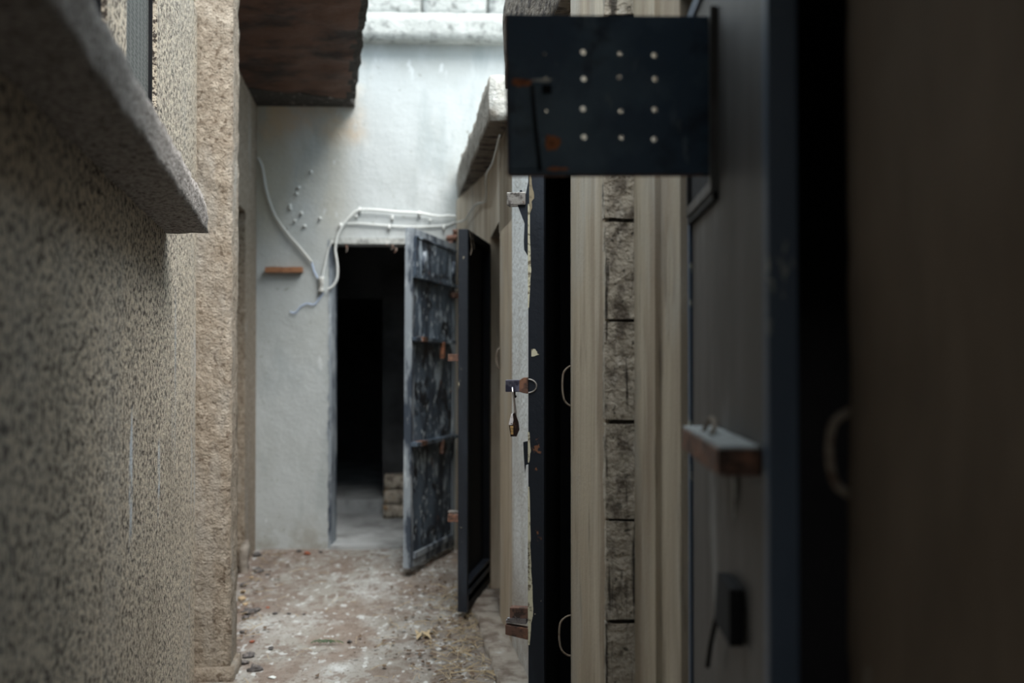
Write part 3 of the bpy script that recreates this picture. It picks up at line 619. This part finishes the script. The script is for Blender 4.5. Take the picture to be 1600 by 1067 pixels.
# flap: a plate with sixteen... holes punched through it, hinged on door 4
def flap():
    R_ = (1115, 1.640); Lx = (795, 1.615)
    pr = at(1115, 150, 1.64); pl = at(795, 150, 1.615)
    dv = Vector((pl.x - pr.x, pl.y - pr.y)); w = dv.length
    zlo = at(955, 271, 1.63).z; zhi = at(955, 24, 1.63).z; hh = zhi - zlo
    # local: x from hinge to free (leftwards), y>0?; z up
    r = empty('flap_root', (pr.x, pr.y, zlo), (0, math.radians(.9), math.atan2(dv.y, dv.x)))
    r.name = 'punched_flap'
    def lxz(px, py): return ((1115 - px) / 320 * w, (271 - py) / 247 * hh)
    cols = [853, 912, 968, 1022]; rows = [83, 122, 171, 215]
    cxs = sorted([lxz(c, 0)[0] for c in cols]); rzs = sorted([lxz(0, q)[1] for q in rows])
    xb = [0] + [(a + b) / 2 for a, b in zip(cxs, cxs[1:])] + [w]; zb2 = [0] + [(a + b) / 2 for a, b in zip(rzs, rzs[1:])] + [hh]
    bm = nb(); T = .004
    for i in range(4):
        for j in range(4):
            x0, x1, z0, z1 = xb[i], xb[i + 1], zb2[j], zb2[j + 1]; c = (cxs[i] + random.uniform(-.002, .002), rzs[j] + random.uniform(-.003, .003))
            rad = .0045 if i in (0, 2) else (.0038 if i == 1 else .0022)
            nn = 24; ring = []
            angs = [2 * math.pi * k / nn for k in range(nn)]
            for y in (0, T):
                inner = [bm.verts.new((c[0] + rad * math.cos(a), y, c[1] + rad * math.sin(a))) for a in angs]
                outer = []
                for a in angs:
                    ca, sa = math.cos(a), math.sin(a); ts = []
                    if ca > 1e-9: ts.append((x1 - c[0]) / ca)
                    if ca < -1e-9: ts.append((x0 - c[0]) / ca)
                    if sa > 1e-9: ts.append((z1 - c[1]) / sa)
                    if sa < -1e-9: ts.append((z0 - c[1]) / sa)
                    t = min(ts); outer.append((c[0] + ca * t, c[1] + sa * t))
                ov = [bm.verts.new((p[0], y, p[1])) for p in outer]
                corners = [(x0, z0), (x1, z0), (x1, z1), (x0, z1)]
                for k in range(nn):
                    k2 = (k + 1) % nn; a, b = outer[k], outer[k2]
                    fs = [inner[k], ov[k]]
                    if abs(a[0] - b[0]) > 1e-7 and abs(a[1] - b[1]) > 1e-7:
                        q = min(corners, key=lambda q: abs(q[0] - a[0]) + abs(q[1] - a[1]) + abs(q[0] - b[0]) + abs(q[1] - b[1]))
                        fs.append(bm.verts.new((q[0], y, q[1])))
                    fs += [ov[k2], inner[k2]]; bm.faces.new(fs)
                ring.append(inner)
            for k in range(nn): bm.faces.new((ring[0][k], ring[0][(k + 1) % nn], ring[1][(k + 1) % nn], ring[1][k]))
    for (a, b) in (((0, 0), (w, 0)), ((w, 0), (w, hh)), ((w, hh), (0, hh)), ((0, hh), (0, 0))):
        vs = [bm.verts.new((a[0], 0, a[1])), bm.verts.new((b[0], 0, b[1])), bm.verts.new((b[0], T, b[1])), bm.verts.new((a[0], T, a[1]))]; bm.faces.new(vs)
    bmesh.ops.remove_doubles(bm, verts=bm.verts[:], dist=1e-6)
    link('plate', bm, M['paint_blue'], r)
    # camera side is local +y or -y ?
    side = Vector((-math.sin(r.rotation_euler.z), math.cos(r.rotation_euler.z)))
    sgn = 1 if side.y < 0 else -1
    yf = lambda d: (T + d) if sgn > 0 else -d
    def pb(bm, pxa, pxb, pya, pyb, d0, d1):
        a = lxz(pxa, pya); b = lxz(pxb, pyb)
        box(bm, min(a[0], b[0]), max(a[0], b[0]), min(yf(d0), yf(d1)), max(yf(d0), yf(d1)), min(a[1], b[1]), max(a[1], b[1]))
    bm = nb(); pb(bm, 797, 846, 128, 264, 0, .004); lt = link('latch_plate', bm, M['paint_blue'], r, bevel=.001)
    bm = nb(); a = lxz(832, 135); b = lxz(842, 266); tube(bm, [(a[0], yf(.008), a[1]), ((a[0] + b[0]) / 2 + .001, yf(.008), (a[1] + b[1]) / 2), (b[0], yf(.008), b[1])], .0032, 8, 2); link('rod', bm, M['cell_dark'], lt, smooth=True)
    M['flap_rust'] = mat('bright_orange_rust', (0.62, .24, .11), [((.30, .11, .06), 60, S1, .48, .6)]); M['flap_scrape'] = mat('bare_scraped_metal', (.75, .74, .70), [((.4, .3, .25), 80, S1, .5, .6)])
    for nm, q, m_ in (('rust_patch', (850, 877, 208, 236), 'flap_rust'), ('rust_patch', (797, 835, 123, 138), 'flap_rust'), ('paint_scrape', (828, 866, 122, 129), 'flap_scrape'), ('rust_patch', (850, 890, 259, 266), 'flap_rust')):
        cxp, cyp = (q[0] + q[1]) / 2, (q[2] + q[3]) / 2; rx, ry = (q[1] - q[0]) / 2, (q[3] - q[2]) / 2; pts = []
        for k in range(18):
            a = 2 * math.pi * k / 18; f = .8 + .35 * noise.noise(Vector((cxp + 2 * math.cos(a), 2 * math.sin(a), 0)))
            l = lxz(cxp + rx * f * math.copysign(abs(math.cos(a)) ** .6, math.cos(a)), cyp + ry * f * math.copysign(abs(math.sin(a)) ** .6, math.sin(a))); pts.append((l[0], yf(.0045 if cxp < 847 else .0003), l[1]))
        bm = nb(); extrude_poly(bm, pts, (0, .0003 * sgn, 0)); oo = link(nm, bm, M[m_], r)
    bm = nb(); box(bm, 0, w, -.001, T + .001, -.003, .0); box(bm, w, w + .003, -.001, T + .001, 0, hh); link('rusted_rim', bm, M['rust'], r)
    bm = nb(); pb(bm, 848, 862, 134, 146, 0, .006); link('rivet', bm, M['cell_dark'], r, bevel=.001)
    # hinge knuckles and back plate toward the door
    bm = nb(); zc0 = 0
    for k in range(3):
        tube(bm, [(-.004, yf(.003), hh * (.06 + .33 * k)), (-.004, yf(.003), hh * (.28 + .33 * k))], .006, 10, 0)
    link('hinge', bm, M['cell_dark'], r, smooth=True)
    tag(r, 'open navy blue steel hatch flap punched with small holes, jutting from the near door', 'hatch flap')
flap()

# ------------------------------------------------------------------ iron loops in the jambs
def loop(px0, py0, px1, py1, Y, bulge, label, rr, mt='loop'):
    a = at(px0, py0, Y); b = at(px1, py1, Y); k = bulge / FPX * Y
    z = a.z - b.z; pts = [a + Vector((.02, 0, 0)), a, a + Vector((-k * .8, 0, -z * .14)), a + Vector((-k, 0, -z * .35)), a * .5 + b * .5 + Vector((-k, 0, -z * .1)), b + Vector((-k * .75, 0, z * .14)), b, b + Vector((.02, 0, 0))]
    bm = nb(); tube(bm, pts, rr, 8, 3)
    tag(link('iron_loop', bm, M[mt], base=(a + b) / 2, smooth=True), label, 'iron loop', None)
loop(783, 543, 783, 577, 4.87, 7, 'small iron keeper loop in the plaster beside the black ajar door', .005)
loop(891, 572, 891, 634, 2.77, 12, 'upper iron keeper loop in the beige jamb level with the padlock', .0028)
loop(888, 962, 888, 1024, 2.77, 14, 'lower iron keeper loop in the beige jamb near the ground', .0028)
loop(1333, 640, 1333, 775, 1.17, 36, 'blurred iron keeper loop in the dim wall at the far right', .0055)

# ------------------------------------------------------------------ cables and small things on the far wall
def wall_path(pts, off=.012): return [hit(x, y, FA, FB, off) for x, y in pts]
def cable(name, pts, r, m, label, off=.014, cat='cable', extra=None):
    P_ = wall_path(pts, off)
    if extra: P_ += extra
    bm = nb(); tube(bm, P_, r, 8, 5)
    return tag(link(name, bm, M[m], base=P_[0], smooth=True), label, cat)
cable('electric_cable', [(403, 246), (410, 262), (416, 297), (428, 333), (446, 361), (470, 389), (487, 410)], .009, 'cable_grey', 'thick white cable hanging down the left part of the end wall', .02)
cable('electric_wire', [(487, 410), (491, 424), (498, 437), (503, 444)], .005, 'wire_blue', 'thin blue wire end below the thick hanging cable', .015, 'wire')
cable('electric_cable', [(512, 452), (521, 446), (527, 433), (527, 412), (524, 390), (527, 370), (536, 352), (549, 336), (562, 328), (590, 328), (620, 331), (655, 333), (685, 338), (700, 337), (712, 338)], .0075, 'cable', 'white cable looping over the corner of the far doorway and along its top', .03)
cable('electric_cable', [(530, 350), (560, 349), (600, 352), (630, 354), (660, 354), (695, 352), (710, 347)], .005, 'cable', 'lower white cable pinned straight above the far doorway', .014)
cable('electric_wire', [(520, 376), (513, 390), (507, 415), (502, 440)], .005, 'cable', 'thin white string left of the far doorway', .012, 'wire')
cable('electric_wire', [(453, 487), (461, 489), (470, 479), (480, 474), (491, 476), (499, 466), (505, 458)], .004, 'wire_blue', 'crooked pale blue wire left of the far doorway', .012, 'wire')
P_ = [at(712, 347, 6.62)] + [Vector((ax(y) - .02, y, z)) for y, z in ((6.3, 2.16), (5.95, 2.20), (5.65, 2.18))] + [Vector((bx(y) - .03, y, z)) for y, z in ((5.2, 2.24), (4.9, 2.25), (4.6, 2.32))]
bm = nb(); tube(bm, P_, .005, 6, 5); tag(link('electric_wire', bm, M['cable_grey'], base=P_[0], smooth=True), 'grey wire running under the far roof slab on the right wall', 'wire')
bm = nb(); p = hit(502, 443, FA, FB, .02)
rough(bm, [(p.x - .016, p.y - .01), (p.x + .016, p.y - .01), (p.x + .016, p.y + .02), (p.x - .016, p.y + .02)], p.z - .06, p.z + .04, .012, .012, 20)
tag(link('cable_joint', bm, M['cable_grey'], base=p, smooth=True), 'taped lump of joined wires at the left edge of the far doorway', 'cable joint')
CL = ['white clip at the top of the looping cable bend', 'white plug just under the bend of the looping cable', 'white clip in the middle between the two cables above the doorway',
      'white plug between the two cables above the scraped blue door', 'white clip at the left end of the lower cable', 'white clip on the lower cable above the middle of the doorway',
      'white clip at the right end of the lower cable', 'white clip on the upper cable above the scraped blue door']
for k, (x, y) in enumerate(((562, 326), (557, 338), (613, 338), (672, 344), (532, 350), (608, 352), (693, 353), (655, 332))):
    p = hit(x, y, FA, FB, .02); bm = nb(); bmesh.ops.create_uvsphere(bm, u_segments=10, v_segments=6, radius=.010); bmesh.ops.translate(bm, verts=bm.verts[:], vec=p)
    if k not in (1,3): box(bm, p.x - .006, p.x + .006, p.y - .008, p.y + .02, p.z - .028, p.z + .002)
    tag(link('cable_clip', bm, M['cable'], base=p, smooth=True), CL[k], 'cable clip', 'white clips above the far doorway')
PL = ['topmost white plug in the stained plaster', 'upper of the close pair of white plugs below the topmost plug', 'lower of the close pair of white plugs below the topmost plug',
      'upper half of the double white plug nearest the hanging cable', 'lower half of the double white plug nearest the hanging cable', 'white plug just right of the double plug, above two lower plugs',
      'leftmost of the two lowest white plugs left of the doorway', 'lowest white plug of the scattered group, right of its neighbour', 'white plug standing apart at the right, nearest the looping cable']
for k, (x, y) in enumerate(((486, 268), (467, 293), (464, 302), (453, 321), (454, 326), (471, 333), (461, 345), (476, 353), (500, 341))):
    p = hit(x, y, FA, FB, .012); bm = nb(); bmesh.ops.create_uvsphere(bm, u_segments=10, v_segments=6, radius=.010 + .002 * (k % 2)); bmesh.ops.translate(bm, verts=bm.verts[:], vec=p)
    box(bm, p.x - .004, p.x + .004, p.y - .01, p.y + .02, p.z - .004, p.z + .004)
    tag(link('wall_plug', bm, M['cable'], base=p, smooth=True), PL[k], 'wall plug', 'white plugs in the stained plaster')
p0 = hit(417, 426, FA, FB, 0); p1 = hit(474, 418, FA, FB, 0)
bm = nb(); rough(bm, [(p0.x, fwy(p0.x) - .05), (p1.x, fwy(p1.x) - .05), (p1.x, fwy(p1.x) + .01), (p0.x, fwy(p0.x) + .01)], p0.z, p1.z, .02, .002, 20)
tag(link('wooden_strip', bm, M['wood'], base=p0), 'short brown wooden strip fixed across the end wall below the hanging cable', 'wood')
# broken brick at the top hinge of door 1
for k, (x, y, w_, h_) in enumerate(((706, 372, .07, .035), (700, 381, .06, .03), (714, 362, .05, .03))):
    p = hit(x, y, FA, FB, .02); bm = nb(); rough(bm, [(p.x - w_ / 2, p.y - .03), (p.x + w_ / 2, p.y - .03), (p.x + w_ / 2, p.y + .04), (p.x - w_ / 2, p.y + .04)], p.z - h_ / 2, p.z + h_ / 2, .02, .008, 15)
    tag(link('broken_brick', bm, M['brick'], base=p, smooth=True), ['middle broken brick fragment at the top hinge of the scraped blue door', 'lowest broken brick fragment at the top hinge of the scraped blue door', 'topmost broken brick fragment at the top hinge of the scraped blue door'][k], 'brick', 'brick fragments above the far door')

# ------------------------------------------------------------------ litter on the floor
def lump(name, label, cat, grp, px, py, r, m, flat=.45):
    d = ray(px, py); t = -HC / d.z; p = Vector((0, 0, HC)) + d * t
    bm = nb(); bmesh.ops.create_icosphere(bm, subdivisions=2, radius=r)
    for v in bm.verts: v.co = v.co * (1 + .9 * noise.noise(v.co * (1.4 / r) + Vector((px, py, 0)))); v.co.z *= flat
    bmesh.ops.translate(bm, verts=bm.verts[:], vec=p + Vector((0, 0, r * flat * .6)))
    tag(link(name, bm, M[m], base=(p.x, p.y, 0), smooth=True), label, cat, grp)
SL = {(430, 959): 'left crumb of the row of three dark crumbs on the pale floor', (452, 959): 'middle crumb of the row of three dark crumbs on the pale floor', (475, 960): 'right crumb of the row of three dark crumbs on the pale floor',
      (404, 893): 'dark stone a little out from the corner of the end wall', (401, 868): 'dark stone in the corner where the end wall meets the left wall', (467, 862): 'flat dark crumb at the foot of the end wall beside the red chip',
      (389, 1026): 'dark stone behind the nearest big stone at the foot of the pilaster', (400, 1047): 'nearest big dark stone at the foot of the pilaster', (390, 958): 'biggest dark lump of the heap halfway along the left wall foot',
      (399, 955): 'smaller dark lump on the right of the heap along the left wall foot', (382, 1037): 'dark crumb touching the pilaster left of the nearest big stone', (423, 1013): 'lone dark crumb on the floor behind the big stones',
      (546, 1003): 'small dark crumb in the middle of the floor near the green blade', (418, 898): 'tiny dark crumb near the end wall right of the corner stones', (383, 966): 'dark lump in front of the heap along the left wall foot',
      (379, 988): 'dark crumb between the heap and the big stones by the pilaster', (380, 915): 'dark stone against the left wall foot behind the tan chips', (501, 863): 'dark crumb at the left foot of the far doorway'}
for (x, y, r) in ((430, 959, .012), (452, 959, .010), (475, 960, .008), (404, 893, .03), (401, 868, .03), (467, 862, .02), (389, 1026, .024), (400, 1047, .030), (390, 958, .032), (399, 955, .024), (382, 1037, .02),
                  (423, 1013, .012), (546, 1003, .012), (418, 898, .012), (383, 966, .02), (379, 988, .012), (380, 915, .02), (501, 863, .015)):
    lump('dark_stone', SL[(x, y)], 'stone', 'dark stones on the floor', x, y, r, 'stone')
for (x, y, r) in ((480, 866, .022), (418, 950, .01), (394, 1003, .01)):
    lump('brick_chip', {480: 'largest red brick chip, at the foot of the end wall', 418: 'tiny red chip on the floor near the row of dark crumbs', 394: 'tiny red chip on the floor beside the pilaster foot'}[x], 'brick chip', 'red brick chips', x, y, r, 'chip_red')
for (x, y, r) in ((378, 937, .022), (393, 903, .012), (383, 945, .015), (380, 925, .015)):
    lump('tan_chip', {937: 'largest pale tan chip against the left wall foot', 903: 'tan chip farthest back along the left wall foot', 945: 'small tan chip in front of the largest one', 925: 'small tan chip just behind the largest one'}[y], 'chip', 'tan chips on the floor', x, y, r, 'tan_chip')
bm = nb()
for k in range(420):
    u = random.random()
    if u < .78:
        y = random.uniform(3.75, 5.6); x = bx(y) - .12 - abs(random.gauss(0, .16)) + (.1 if y > 4.9 else 0)
    elif u < .86:
        y = random.uniform(4.4, 6.55); x = flx(y) + abs(random.gauss(0, .14)) + .07
    else:
        y = random.uniform(3.9, 6.5); x = random.uniform(-1.3, 0)
    a = random.uniform(0, math.pi); ln = random.uniform(.012, .06); z = random.uniform(.006, .02)
    c = Vector((x, y, z)); dv = Vector((math.cos(a), math.sin(a), random.uniform(-.1, .15))) * ln
    tube(bm, [c - dv, c + Vector((random.uniform(-.006, .006), 0, .004)), c + dv], random.uniform(.0008, .0018), 4, 0)
tag(link('straw_litter', bm, M['straw']), 'loose dry straw scattered along the foot of both walls', 'straw', None, 'stuff')
bm = nb()
for k in range(420):
    y = random.uniform(4.3, 6.55)
    x = bx(y) - .15 - abs(random.gauss(0, .22)) if k % 3 else flx(y) + .07 + abs(random.gauss(0, .14))
    if k % 4 == 1: y = random.uniform(3.7, 4.6); x = bx(y) - .15 - abs(random.gauss(0, .25))
    a = random.uniform(0, 6.28); s_ = random.uniform(.004, .014)
    c = Vector((x, y, .006)); vs = [bm.verts.new(c + Vector((math.cos(a + q_) * s_ * f_, math.sin(a + q_) * s_ * f_, random.uniform(0, .012)))) for q_, f_ in ((0, 1.3), (1.2, .8), (2.4, .9), (3.6, 1.2), (5, .8))]
    bm.faces.new(vs)
tag(link('leaf_litter', bm, M['leaf']), 'brown crumbs of dead leaves strewn over the alley floor', 'leaves', None, 'stuff')
for ks, (xa, ya, xb_, yb_) in enumerate(((704, 1052, 755, 1049), (716, 1020, 738, 1025), (706, 1006, 728, 1001), (690, 934, 708, 926), (762, 1050, 782, 1062))):
    pa, pb_ = [Vector((0, 0, HC)) + ray(x, y) * ((.012 - HC) / ray(x, y).z) for x, y in ((xa, ya), (xb_, yb_))]
    bm = nb(); tube(bm, [pa, (pa + pb_) / 2 + Vector((0, 0, .006)), pb_], .0028, 6, 3)
    tag(link('straw_stalk', bm, M['straw'], base=pa), ['longest pale straw stalk, at the bottom edge beside the kerb', 'short straw stalk just above the longest one', 'straw stalk lying just in front of the black ajar door', 'straw stalk under the free edge of the black ajar door', 'straw stalk lying against the chipped black door at the bottom edge'][ks], 'straw', 'long straw stalks')
def leafthing(px, py, label):
    d = ray(px, py); p = Vector((0, 0, HC)) + d * (-HC / d.z); bm = nb()
    for k in range(7):
        a = k * 1.1; c = p + Vector((math.cos(a) * .03, math.sin(a) * .035, .012))
        vs = [bm.verts.new(c + Vector((math.cos(a + q_) * .028 * f_, math.sin(a + q_) * .02 * f_, .012 * math.sin(3 * q_ + k)))) for q_, f_ in ((0, 1.3), (1.2, .5), (2.4, .9), (3.6, 1.2), (5, .6))]
        bm.faces.new(vs)
    tag(link('dry_leaf', bm, M['straw'], base=p), label, 'leaf')
leafthing(660, 995, 'curled tan dry leaf on the floor between the kerb and the middle of the alley')
lump('white_scrap', 'small white scrap on the floor near the left foot of the pilaster', 'scrap', None, 425, 1059, .014, 'cable', .3)
d = ray(503, 1006); p = Vector((0, 0, HC)) + d * (-HC / d.z); bm = nb()
for k in range(7): tube(bm, [p + Vector((-.05 + k * .014, k % 3 * .01, .004)), p + Vector((-.03 + k * .014, .01 + k % 2 * .01, .014)), p + Vector((-.01 + k * .018, .0, .006))], .0022, 5, 2)
tag(link('grass_tuft', bm, M['green'], base=p), 'flattened green blade of grass in the middle of the floor', 'grass')
